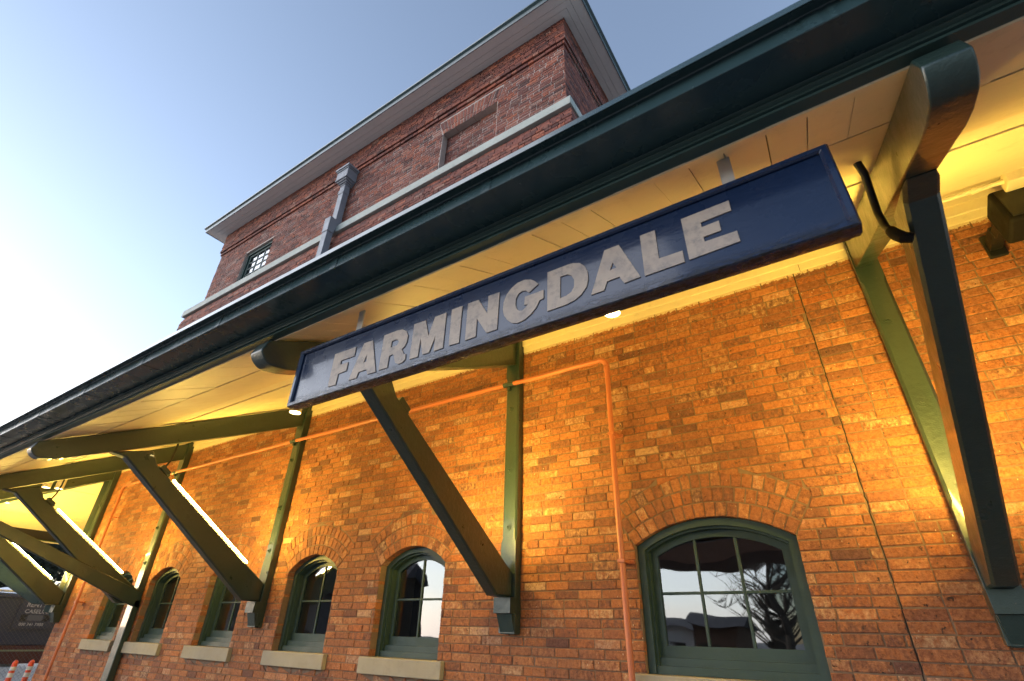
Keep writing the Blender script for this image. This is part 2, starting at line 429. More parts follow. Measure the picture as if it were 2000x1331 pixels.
# upper storey
TX0, TX1, TZ1 = -11.70, -1.96, 10.34
tc_ = MB_(); winT = [(-10.385, 8.17), (-9.315, 8.17), (-9.315, 9.165), (-10.385, 9.165)]
pan = [(-4.385, 8.17), (-3.215, 8.17), (-3.215, 9.215), (-4.385, 9.215)]
wall_sheet(tc_, TX0, TX1, 8.0, TZ1, .006, [winT, pan])
for h_ in (winT, pan): loop_strip(tc_, h_, .006, h_, .13, True)
tc_.add([(p[0], .125, p[1]) for p in pan], [(0, 1, 2, 3)])
tc_.add([(TX1, .006, 7), (TX1, 9.5, 7), (TX1, 9.5, TZ1), (TX1, .006, TZ1)], [(0, 1, 2, 3)])
tc_.add([(TX0, .006, 7), (TX0, 9.5, 7), (TX0, 9.5, TZ1), (TX0, .006, TZ1)], [(3, 2, 1, 0)])
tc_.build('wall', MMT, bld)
tb = MB_()
rect = lambda x0, x1, z0, z1: (lambda z: [(x0, x1)] if z0 < z < z1 else [])
arch = MB_()
brick_field(tb, TX0, TX1, 8.17, 9.66, .0648, [rect(-10.385, -9.315, 8.17, 9.165), rect(-4.39, -3.21, 8.17, 9.215), lambda z: [(-4.39 - (z - 9.215) * .33, -3.21 + (z - 9.215) * .33)] if 9.215 <= z < 9.56 else []], dark=.02, header=.45, jt=.010)
brick_field(tb, -4.385, -3.215, 8.17, 9.215, .0653, [], y0=.12, dark=.08, header=.2, depth=.02)
n = 18
for i in range(n):                               # flat arch over the blind panel
    a0, a1 = i / n, (i + 1) / n
    bx = lambda a, z: (-4.385 - (z - 9.215) * .33) * (1 - a) + (-3.215 + (z - 9.215) * .33) * a
    for z0, z1 in ((9.217, 9.32), (9.33, 9.555)):
        brick_quad(tb, [(bx(a0, z0) + .005, z0), (bx(a1, z0) - .005, z0), (bx(a1, z1) - .005, z1), (bx(a0, z1) + .005, z1)], .11)
for i, (z0, z1, off) in enumerate(((9.66, 9.735, .030), (9.745, 9.82, .055))):   # corbel courses
    brick_field(tb, TX0 - off, TX1 + off, z0, z1, .075, [], y0=-off, header=.3, depth=.2)
brick_field(tb, TX0 - .05, TX1 + .05, 9.83, TZ1, .0648, [], y0=-.045, dark=.05, header=.4, depth=.2)
for i, off in enumerate((.04, .065, .085, .10, .10, .10, .10)):                  # stepped base below the belt
    brick_field(tb, -12.25 - off * .4, -1.90 + off * .6, 7.99 - .066 * (i + 1), 7.99 - .066 * i, .066, [], y0=-off, header=.3, depth=.2)
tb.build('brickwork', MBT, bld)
# east face of the upper storey
te = MB_()
def east(mb, xf, y0, y1, z0, z1, h):
    n = round((z1 - z0) / h); h = (z1 - z0) / n
    for r in range(n):
        y = y0 - rb.uniform(0, .1)
        while y < y1:
            e = y + (.098 if rb.random() < .35 else .205); a, b = max(y, y0), min(e, y1)
            if b - a > .03:
                xo = xf + rb.uniform(-.002, .003); za, zb = z0 + r * h + .005, z0 + (r + 1) * h - .005
                mb.add([(xo, a, za), (xo, b, za), (xo, b, zb), (xo, a, zb)] + [(xo - .012, a, za), (xo - .012, b, za), (xo - .012, b, zb), (xo - .012, a, zb)],
                       [(0, 1, 2, 3), (4, 5, 1, 0), (3, 2, 6, 7), (0, 3, 7, 4), (1, 5, 6, 2)], rc(.05))
            y = e + .01
east(te, TX1 + .004, .0, 9, 7.6, 9.66, .0648); east(te, TX1 + .03, -.03, 9, 9.66, 9.735, .075); east(te, TX1 + .055, -.055, 9, 9.745, 9.82, .075)
east(te, TX1 + .05, -.045, 9, 9.83, TZ1, .0648)
te.build('brickwork', MBT, bld)
bc = MB_(); bc.box(TX1 - 10.40, TX1 + .11, -.10, .05, 8.0, 8.165); bc.box(TX1 + .003, TX1 + .11, .055, 9, 8.0, 8.165)
bc.build('belt_course', MBL, bld, .008)
# upper roof: soffit boards, fascia, roof
OV = .36
def sweep(mb, prof, path, closed=False):
    """prof: (offset, z) list; path(o) -> plan points for that offset"""
    n = len(path(0)); v = []
    for o, z in prof: v += [(p[0], p[1], z) for p in path(o)]
    m = len(prof); fs = []
    for j in range(m if closed else m - 1):
        k = (j + 1) % m
        for i in range(n - 1): fs.append((j * n + i, j * n + i + 1, k * n + i + 1, k * n + i))
    if closed: fs += [tuple(j * n for j in range(m)), tuple(j * n + n - 1 for j in range(m))[::-1]]
    mb.add(v, fs)
tpath = lambda o: [(TX0 - .05 - o, 9.5), (TX0 - .05 - o, -.045 - o), (TX1 + .05 + o, -.045 - o), (TX1 + .05 + o, 9.5)]
so = MB_()
for a, b in ((-.05, .10), (.104, .20), (.204, OV)): sweep(so, [(a, TZ1), (b, TZ1), (b, TZ1 + .02), (a, TZ1 + .02)], tpath, True)
so.build('tower_soffit', MTS, bld)
g2 = MB_(); sweep(g2, [(OV, TZ1 - .012), (OV + .012, TZ1 - .012), (OV + .02, TZ1 + .07), (OV + .055, TZ1 + .10), (OV + .055, TZ1 + .13), (OV, TZ1 + .13)], tpath, True)
g2.build('tower_gutter', MGG, bld)
rf = MB_(); cx, cy = (TX0 + TX1) / 2, 5
b4 = [(TX0 - .05 - OV, -.045 - OV), (TX1 + .05 + OV, -.045 - OV), (TX1 + .05 + OV, 9.5 + OV), (TX0 - .05 - OV, 9.5 + OV)]
rf.add([(p[0], p[1], TZ1 + .12) for p in b4] + [(TX0 + 4.6, cy, TZ1 + 2.2), (TX1 - 4.6, cy, TZ1 + 2.2)], [(0, 1, 5, 4), (1, 2, 5), (2, 3, 4, 5), (3, 0, 4)])
rf.build('tower_roof', MROOF, bld)

# upper-storey window
def sash_window(parent, o, y_case, y_sash, cols, rows, case=.055, rail=.05, name='window', mun=.02, arched=True, glassy=True, sill=True):
    wroot = empty(name, (o.cx, 0, o.zb)); wroot.parent = bld
    f = MB_()
    A, B, Bd = o.outline(.0), o.outline(case, .001), o.outline(case + .018, .001)
    ring_solid(f, A, B, y_case, y_sash + .05)
    ring_solid(f, o.outline(case, .001), o.outline(case + .016, .001), y_case + .035, y_sash + .05)   # stop bead
    f.box(o.cx - o.w + case, o.cx + o.w - case, y_case + .015, y_sash + .05, o.zb + .001, o.zb + .05)
    f.box(o.cx - o.w + case + .004, o.cx + o.w - case - .004, y_case + .055, y_sash + .05, o.zb + .05, o.zb + .10)
    fo = f.build('frame', MGD, wroot, .003)
    d = case + .016
    s = MB_()
    S0, S1 = o.outline(d, .10), o.outline(d + rail, .10 + .075)
    ring_solid(s, S0, S1, y_sash - .005, y_sash + .03)
    zb2, w2 = o.zb + .175, o.w - d - rail
    top = (lambda x: (o.zc + math.sqrt((o.R - d - rail) ** 2 - (x - o.cx) ** 2))) if o.rise else (lambda x: o.zs - d - rail)
    for i in range(1, cols):
        x = o.cx - w2 + 2 * w2 * i / cols; s.box(x - mun / 2, x + mun / 2, y_sash + .002, y_sash + .026, zb2, top(x) + .004)
    for j in range(1, rows):
        z = zb2 + (top(o.cx) - zb2) * j / rows - (.02 if o.rise else 0)
        for i in range(cols):
            xa = o.cx - w2 + 2 * w2 * i / cols + (mun / 2 if i else 0); xb = o.cx - w2 + 2 * w2 * (i + 1) / cols - (mun / 2 if i < cols - 1 else 0)
            s.box(xa, xb, y_sash + .003, y_sash + .025, z - mun / 2, z + mun / 2)
    s.build('sash', MGD, wroot, .003)
    gm = MB_(); q = o.outline(d + rail - .006, .169); gm.add([(p[0], y_sash + .016, p[1]) for p in q], [tuple(range(len(q)))])
    gm.build('pane', MGLS, wroot)
    # inside: lining boards and a dim room
    r = MB_(); il = o.outline(.03, .12)
    loop_strip(r, il, y_sash + .052, o.outline(-.02, .05), y_sash + .38, True)
    r.build('inner_lining', MBEIGE, wroot)
    if sill:
        st = MB_(); st.box(o.cx - o.w - .09, o.cx + o.w + .09, -.045, .12, o.zb - .142, o.zb - .002)
        st.build('sill', MST, wroot, .007)
    adopt2(wroot)
    return wroot
def adopt2(r): pass
sash_window(bld, BIG, .045, .145, 3, 2)
for o in SM: sash_window(bld, o, .085, .185, 2, 2, case=.05, rail=.045)
TW = Op(-9.85, .53, 8.172, 9.163, 0)
sash_window(bld, TW, .05, .09, 3, 4, case=.06, rail=.04, mun=.03, sill=False)
rm = MB_()
for (a, b, z0, z1) in ((XL + .3, XR - .2, .2, 4.2), (TX0 + .2, TX1 - .2, 7.9, 10.2)):
    x0, x1, y0, y1 = a, b, .56, 5.0
    rm.add([(x0, y0, z0), (x1, y0, z0), (x1, y1, z0), (x0, y1, z0), (x0, y0, z1), (x1, y0, z1), (x1, y1, z1), (x0, y1, z1)],
           [(0, 1, 2, 3), (4, 7, 6, 5), (3, 2, 6, 7), (0, 3, 7, 4), (1, 5, 6, 2)])
rm.build('room', MROOM, bld)

# ------------------------------------------------------------------ eaves all round (swept past the west corner)
epath = lambda o: [(XR, -o), (XL - o, -o), (XL - o, 11)]
SZ = lambda o: 4.46 - .5 * o if o < 1.836 else (3.542 - .49 * (o - 1.836) if o < 2.314 else 3.308 - .474 * (o - 2.314))
sf = MB_(); orr = random.Random(5)
inner = [(.0, .43), (.433, .98), (.984, 1.60), (1.603, 1.815), (1.818, 1.845)]
for i, (a, b) in enumerate(inner):
    dz = (0, .006, -.004, .008, .0)[i]
    sweep(sf, [(a, SZ(a) + dz), (b, SZ(b) + dz), (b, SZ(b) + .03 + dz), (a, SZ(a) + .03 + dz)], epath, True)
sf.build('soffit', MCR, bld)
s2 = MB_(); sweep(s2, [(1.849, SZ(1.849) - .014), (2.311, SZ(2.311) - .004), (2.311, SZ(2.311) + .03), (1.849, SZ(1.849) + .03)], epath, True)
s2.build('soffit_plank', MCB, bld)
s3 = MB_()
x = XR - .05
while x > XL - 2.3:                              # outer boards run up the slope
    wd = orr.uniform(.125, .155); xn = x - wd; dz = orr.uniform(-.003, .003); a, b = 2.315, 2.70
    gap = .0042 if orr.random() < .4 else .002
    q = [(max(xn + gap, XL - a), -a), (x, -a), (x, -b), (max(xn + gap, XL - b), -b)]
    if xn > XL - 2.2: s3.add([(p[0], p[1], SZ(-p[1]) + dz) for p in q] + [(p[0], p[1], SZ(-p[1]) + dz + .02) for p in q], [(0, 3, 2, 1), (4, 5, 6, 7), (0, 1, 5, 4), (1, 2, 6, 5), (2, 3, 7, 6), (3, 0, 4, 7)])
    x = xn
sweep(s3, [(2.655, SZ(2.655) - .007), (2.698, SZ(2.698) - .007), (2.698, SZ(2.698)), (2.655, SZ(2.655) - .001)], epath, True)
s3.build('soffit_board', MCR, bld)
s4 = MB_(); sweep(s4, [(1.8, SZ(1.8) + .045), (2.70, SZ(2.70) + .045)], epath); s4.build('roof_deck', MDARK, bld)
# fascia and crown moulding
ZF = 3.126
fa = MB_()
prof = [(2.699, ZF), (2.7476, ZF), (2.7445, ZF + .014), (2.736, ZF + .0145), (2.736, ZF + .019), (2.7515, ZF + .020), (2.749, ZF + .025), (2.741, ZF + .031), (2.742, ZF + .040), (2.7565, ZF + .045), (2.753, ZF + .051), (2.744, ZF + .053), (2.746, ZF + .061), (2.760, ZF + .065), (2.756, ZF + .070), (2.748, ZF + .071), (2.752, ZF + .0775), (2.70, ZF + .0775)]
sweep(fa, prof, epath, True); fa.build('fascia', MGM, bld, 0)
gu = MB_()
gprof = [(2.70, 3.2045), (2.761, 3.2045), (2.9255, 3.1955), (2.9275, 3.1975), (2.9265, 3.205), (2.919, 3.268), (2.917, 3.282), (2.921, 3.286), (2.950, 3.284), (2.9655, 3.268), (2.9665, 3.269), (2.9605, 3.304), (2.956, 3.304), (2.956, 3.292), (2.75, 3.292)]
sweep(gu, gprof, epath, True)
gr_ = random.Random(2)
for xs in (1.62, .315, .245, -.98, -1.95, -3.03, -4.02, -5.0, -5.98, -7.0, -8.0):      # slip joints
    wj = .05 if xs < .3 else .02; k = .0022
    pp = [(2.765, 3.2025), (2.9265, 3.193), (2.930, 3.196), (2.9205, 3.281)]
    v = []
    for xx in (xs, xs + wj):
        v += [(xx, -o, z) for o, z in pp]
    m = len(pp); gu.add(v, [(j, j + 1, m + j + 1, m + j) for j in range(m - 1)])
gu.build('gutter', MGG, bld)
ro = MB_(); sweep(ro, [(2.95, 3.296), (2.90, 3.305), (0, 4.75), (-3.5, 6.45)], epath); ro.build('roof', MROOF, bld)

# ------------------------------------------------------------------ brackets
def bm_ch(b): pass
def bz_top(y): return SZ(-y) - .016
def bracket(x0, w=.15, ground=False, M=None):
    """x0: left side of the wall post"""
    br = empty('bracket', (x0 + .07, 0, 1.6)); br.parent = bld
    P = MB_(); xa, xb = x0, x0 + .16; yf = -.09; ch = .018
    zb = 1.86; sec = [(xa, 0), (xa, yf + ch), (xa + ch, yf), (xb - ch, yf), (xb, yf + ch), (xb, 0)]
    z0 = .0 if ground else zb
    # chamfered shaft with square stops
    def loft(rings):
        n = len(rings[0][0]); v = [(p[0], p[1], z) for s_, z in rings for p in s_]; fs = []
        for j in range(len(rings) - 1):
            for i in range(n): fs.append((j * n + i, j * n + (i + 1) % n, (j + 1) * n + (i + 1) % n, (j + 1) * n + i))
        fs += [tuple(range(n))[::-1], tuple(range(len(v) - n, len(v)))]
        P.add(v, fs)
    sq = [(xa, 0), (xa, yf + .002), (xa + .002, yf), (xb - .002, yf), (xb, yf + .002), (xb, 0)]
    loft([(sq, zb - .25 if not ground else .0), (sq, 2.32), (sec, 2.36), (sec, 3.95), (sq, 3.99), (sq, 4.43)])
    if not ground:
        bw = .006
        P.box(xa - bw, xb + bw * .5, -.165, 0, 1.755, 1.875)                      # ledge block
        fo = [(xa + .004, xb - .004, -.135, 1.754), (xa + .018, xb - .006, -.085, 1.604)]
        v = []
        for (a, b, y, z) in fo: v += [(a, 0, z), (a, y, z), (b, y, z), (b, 0, z)]
        P.add(v, [(0, 1, 2, 3), (4, 7, 6, 5), (0, 4, 5, 1), (1, 5, 6, 2), (2, 6, 7, 3), (3, 7, 4, 0)])
    for z in (3.62, 2.98, 2.62 if False else 2.45):                                # bolt heads with washers
        xc = (xa + xb) / 2 - .01
        for r, y0, y1 in ((.034, yf, yf - .007), (.022, yf - .007, yf - .013), (.013, yf - .013, yf - .026)):
            seg = 14 if r > .02 else 6
            v = [(xc + r * math.cos(2 * PI * k / seg), y, z + r * math.sin(2 * PI * k / seg)) for y in (y0, y1) for k in range(seg)]
            P.add(v, [(k, (k + 1) % seg, seg + (k + 1) % seg, seg + k)[::-1] for k in range(seg)] + [tuple(range(seg, 2 * seg))])
    P.build('post', MG, br, .004)
    # beam
    Bm = MB_(); bx0, bx1 = x0 + .008, x0 + .124
    top = [(y, bz_top(y)) for y in (-.085, -1.0, -1.836, -2.30, -2.66, -2.755)]
    tail = []
    for i in range(11):
        a = PI + .35 + (PI / 2 - .1) * i / 10; tail.append((-2.69 + .10 * math.cos(a), 3.045 + .105 * math.sin(a)))
    tail += [(-2.60, 2.955), (-2.50, 2.990)]
    bot = [(-1.0, 3.68), (-.085, 4.115)]
    poly = [(y, z) for y, z in top] + tail + bot
    # reversed so the profile is ccw in (y,z)
    Bm.prism(poly, bx1 - bx0, lambda u, v_, w_: (bx0 + w_, u, v_))
    Bm.build('beam', MG, br, .006, seg=2, smooth=True, autos=True); bm_ch(Bm)
    # diagonal brace
    D = MB_(); dx0, dx1 = x0 + .010, x0 + .130
    poly = [(-.088, 2.075), (-1.70, 3.13), (-1.79, 3.27), (-2.16, 3.15), (-2.02, 3.13), (-.31, 1.877), (-.088, 1.877)]
    D.prism(poly, dx1 - dx0, lambda u, v_, w_: (dx0 + w_, u, v_))
    D.build('brace', MG, br, .014, seg=1)
    adopt2(br)
    return br
LX = [.465, -2.79, -6.44, -9.73, -12.50]
for i, x0 in enumerate(LX):
    b_ = bracket(x0, ground=(i == 3))
    if i == 3:
        E_ = MB_(); E_.prism([(-.02, 1.93), (.0, 1.80), (-2.75, 2.88), (-2.75, 3.0), (-.10, 2.06), (-.02, 2.03)][::1], .06, lambda u, v_, w_: (x0 + .155 + w_, u, v_))
        eo = E_.build('brace', MG, b_, .01, seg=1)
        E2 = MB_(); E2.box(x0 + .162, x0 + .215, -.10, -.008, 0, 1.93); E2.build('post', MG, b_, .01, seg=1)
        adopt2(b_)
# hip bracket at the corner, turned 45 degrees, plus the ones down the west side
def hip_bracket(ang, ox, oy, k=1.0):
    br = empty('bracket', (ox, oy, 1.6)); br.parent = bld
    d = Vector((math.cos(ang), math.sin(ang), 0)); s_ = Vector((-d.y, d.x, 0))
    fr = lambda u, v_, w_: (ox + d.x * u * k + s_.x * (w_ - .07), oy + d.y * u * k + s_.y * (w_ - .07), v_)
    P = MB_(); P.prism([(0, 1.62), (.09, 1.75), (.15, 1.76), (.15, 1.87), (.09, 1.88), (.09, 4.42), (0, 4.42)], .14, fr); P.build('post', MG, br, .008, seg=1)
    B_ = MB_(); B_.prism([(.09, 4.12), (2.5, 2.985), (2.66, 2.942), (2.76, 2.965), (2.79, 3.04), (2.75, 3.08), (2.3, 3.28), (.09, 4.38)], .14, fr); B_.build('beam', MG, br, .012, seg=1)
    D = MB_(); D.prism([(.09, 1.877), (.31, 1.877), (2.02, 3.13), (2.16, 3.15), (1.79, 3.30), (1.70, 3.13), (.09, 2.075)], .134, fr); D.build('brace', MG, br, .012, seg=1)
    adopt2(br)
hip_bracket(math.radians(225), XL - .02, -.02, 1.41)
for yy in (2.9, 6.1): hip_bracket(PI, XL, yy)
adopt(bld)

# ------------------------------------------------------------------ LED strips on the braces
def led(x, label, tf=None):
    t = thing('strip_light', (x, -.9, 2.6), label, 'light', 'strip lights on the bracket braces')
    p0, p1 = Vector((0, -1.50, 3.002)), Vector((0, -.36, 2.256))
    d = (p1 - p0).normalized(); n = Vector((0, -d.z, d.y)); n = n if n.z > 0 else -n
    def fr(a, b, h0, h1, w):
        mb = MB_(); v = []
        for pp in (p0 + d * a, p1 - d * b):
            for sx, hh in ((-w, h0), (w, h0), (w, h1), (-w, h1)): v.append((x + sx, pp.y + n.y * hh, pp.z + n.z * hh))
        mb.add(v, [(0, 1, 2, 3), (4, 7, 6, 5), (0, 4, 5, 1), (1, 5, 6, 2), (2, 6, 7, 3), (3, 7, 4, 0)])
        if tf: mb.v = [tf(p) for p in mb.v]
        return mb
    fr(0, 0, .001, .015, .015).build('housing', MSTEEL, t)
    df = fr(.012, .012, .0155, .032, .012).build('diffuser', ELEDS, t); df.data.materials.append(ELED)
    for p in df.data.polygons:
        if p.center.z > 0 and p.index == 4: p.material_index = 1
    adopt(t); return t
led(LX[0] + .089, 'glowing strip light on top of the near brace right of the sign'); led(LX[1] + .055, 'strip light along the brace behind the sign, mostly hidden')
led(LX[2] + .089, 'bright bare strip light on the brace left of the sign'); led(LX[3] + .089, 'bright strip light on the second brace left of the sign')
led(LX[4] + .089, 'short glowing strip light on the far corner brace')
c45 = lambda p: (XL - .02 + (p[1] * 1.41) * .7071 + p[0] * .7071, -.02 + (p[1] * 1.41) * .7071 - p[0] * .7071, p[2])
led(0.0, 'strip light on the diagonal corner brace at the left edge', c45)
# driver boxes with flexible conduit
def driver(x, label, cable=True):
    t = thing('light_driver', (x, -1.62, 3.2), label, 'junction box', 'driver boxes at the brace tops')
    M = Matrix.Translation((x + .0, -1.605, 3.088)) @ Matrix.Rotation(math.radians(-33.5), 4, 'X')
    b_ = MB_(); b_.box(-.045, .05, -.06, .065, -.015, .038, M); b_.box(-.03, .03, .066, .085, -.010, .02, M); b_.build('housing', MG, t, .006)
    if cable: c_ = MB_(); c_.tube([(x - .01, -1.60, 3.12), (x + .01, -1.57, 3.22), (x - .01, -1.55, 3.36), (x - .01, -1.55, 3.70)], .011, 8); c_.build('cable', MRUB, t, smooth=True, autos=True)
    adopt(t)
driver(LX[1] + .07, 'green driver box on the brace just under the sign board', False); driver(LX[2] + .07, 'green driver box on the brace left of the sign'); driver(LX[3] + .07, 'green driver box on the second brace left of the sign')
cn = thing('flexible_conduit', (.40, -2.0, 3.2), 'black corrugated conduit curling from the soffit to the near brace', 'conduit')
c_ = MB_(); c_.tube([(.40, -1.99, 3.46), (.415, -1.95, 3.41), (.42, -1.88, 3.36), (.42, -1.835, 3.27), (.42, -1.855, 3.17), (.425, -1.90, 3.10)], .016, 12)
c_.build('tube', MRUB, cn, smooth=True, autos=True)
c_ = MB_(); c_.tube([(.424, -1.895, 3.115), (.43, -1.915, 3.075), (.445, -1.93, 3.04), (.474, -1.93, 3.025)], [.021, .024, .024, .02], 12); c_.build('connector', MSP, cn, smooth=True, autos=True)
adopt(cn)

# ------------------------------------------------------------------ orange conduits on the wall
pp = thing('orange_conduit', (-1.62, -.115, 3.8), 'orange painted pipe running along the upper wall and down beside the large window', 'pipe')
PY, ZP, PR = -.118, 3.885, .023
X0, X1 = -11.60, -1.625
def elbow(cx, cz, a0, a1, r, y=PY, n=8): return [(cx + r * math.cos(a0 + (a1 - a0) * i / n), y, cz + r * math.sin(a0 + (a1 - a0) * i / n)) for i in range(n + 1)]
m = MB_(); m.tube([(X0 + .08, PY, ZP)] + [(X0 + .08 + (X1 - X0 - .16) * i / 30, PY + .002 * math.sin(i * 2.1), ZP + .003 * math.sin(i * 1.3)) for i in range(1, 30)] + [(X1 - .08, PY, ZP)], PR, 16); m.build('pipe', MOR, pp, smooth=True, autos=True)
m = MB_(); m.tube([(X1, PY, ZP - .08), (X1 - .004, PY, 2.6), (X1 + .004, PY, 1.0), (X1, PY, .02)], PR, 16); m.build('pipe', MOR, pp, smooth=True, autos=True)
m = MB_(); m.tube([(X0, PY, ZP - .08), (X0, PY, .02)], PR, 16); m.build('pipe', MOR, pp, smooth=True, autos=True)
m = MB_(); m.tube(elbow(X1 - .075, ZP - .075, PI / 2, 0, .075), PR + .003, 16); m.build('elbow', MOR, pp, smooth=True, autos=True)
m = MB_(); m.tube(elbow(X0 + .075, ZP - .075, PI / 2, PI, .075), PR + .003, 16); m.build('elbow', MOR, pp, smooth=True, autos=True)
for zc in (ZP - .14,): 
    for xx in (X1, X0):
        m = MB_(); m.tube([(xx, PY, zc), (xx, PY, zc + .055)], PR + .005, 16); m.build('coupling', MOR, pp, smooth=True, autos=True)
for x0 in LX[1:4]:
    m = MB_(); m.tube([(x0 - .01, PY, ZP), (x0 + .115, PY, ZP)], PR + .003, 16); m.tube([(x0 + .045, PY, ZP), (x0 + .065, PY, ZP)], PR + .008, 16)
    m.box(x0 + .04, x0 + .07, PY - .005, -.088, ZP - .06, ZP - .02)
    m.build('collar', MG, pp, smooth=True, autos=True)
for xx in (X1, X0):
    for zz in (3.13, 2.1, 1.05) if xx == X1 else (3.3, 1.9):
        m = MB_(); m.box(xx - .045, xx + .06, -.03, -.008, zz, zz + .028); m.box(xx - .03, xx + .03, PY - PR - .004, -.03, zz + .002, zz + .026); m.build('clip', MOR, pp, .003)
adopt(pp)

# ------------------------------------------------------------------ downlights
def downlight(x, y, label):
    t = thing('downlight', (x, y, 3.6), label, 'light', 'cylinder downlights under the eaves')
    zt = SZ(-y) + .01
    m = MB_(); r = .062; s_ = 28
    v = []; lv = [(r, zt), (r, 3.70), (r - .002, 3.698), (r, 3.696), (r, 3.6), (r - .006, 3.6), (r - .009, 3.625)]
    for rr, z in lv: v += [(x + rr * math.cos(2 * PI * k / s_), y + rr * math.sin(2 * PI * k / s_), z) for k in range(s_)]
    fs = [(j * s_ + k, (j + 1) * s_ + k, (j + 1) * s_ + (k + 1) % s_, j * s_ + (k + 1) % s_) for j in range(len(lv) - 1) for k in range(s_)]
    m.add(v, fs); m.build('housing', MLAMPW, t, smooth=True, autos=True)
    m = MB_(); m.add([(x + (r - .009) * math.cos(2 * PI * k / s_), y + (r - .009) * math.sin(2 * PI * k / s_), 3.612) for k in range(s_)], [tuple(range(s_))[::-1]])
    m.build('lens', EDL, t); adopt(t)
downlight(-1.10, -1.22, 'downlight glowing just below the middle of the sign board'); downlight(-4.76, -1.20, 'lit cylinder downlight at the left end of the sign')
downlight(-11.55, -1.25, 'left of the two touching downlights near the far corner'); downlight(-11.45, -1.10, 'right of the two touching downlights near the far corner')
downlight(-13.85, -1.16, 'lit downlight at the far left edge beyond the corner')

# ------------------------------------------------------------------ name sign
SX0, SX1, SZ0, SZ1, SY = -2.54, .232, 2.678, 3.036, -2.605
sg = thing('station_sign', ((SX0 + SX1) / 2, SY, SZ0), 'long navy blue board lettered FARMINGDALE hanging under the eave', 'sign')
m = MB_()
nx = 60
m.box(SX0 + .028, SX1 - .028, SY + .006, SY + .05, SZ0 + .026, SZ1 - .02); m.build('board', MSIGN, sg)
m = MB_()
A = [(SX0, SZ0), (SX1, SZ0), (SX1, SZ1), (SX0, SZ1)]; B = [(SX0 + .022, SZ0 + .022), (SX1 - .022, SZ0 + .022), (SX1 - .022, SZ1 - .018), (SX0 + .022, SZ1 - .018)]
Ci = [(SX0 + .030, SZ0 + .028), (SX1 - .030, SZ0 + .028), (SX1 - .030, SZ1 - .024), (SX0 + .030, SZ1 - .024)]
Ao = [(SX0 + .006, SZ0 + .004), (SX1 - .006, SZ0 + .004), (SX1 - .006, SZ1 - .004), (SX0 + .006, SZ1 - .004)]
loop_strip(m, A, SY - .004, Ao, SY - .011); loop_strip(m, Ao, SY - .011, B, SY - .010); loop_strip(m, B, SY - .010, Ci, SY - .002); loop_strip(m, Ci, SY - .002, Ci, SY + .012)
loop_strip(m, A, SY + .038, A, SY - .004)
loop_strip(m, Ao, SY + .058, A, SY + .038)
m.box(SX0 + .03, SX1 - .03, SY + .051, SY + .075, SZ0 + .012, SZ1 - .01)
m.build('frame', MSIGN, sg, .002)
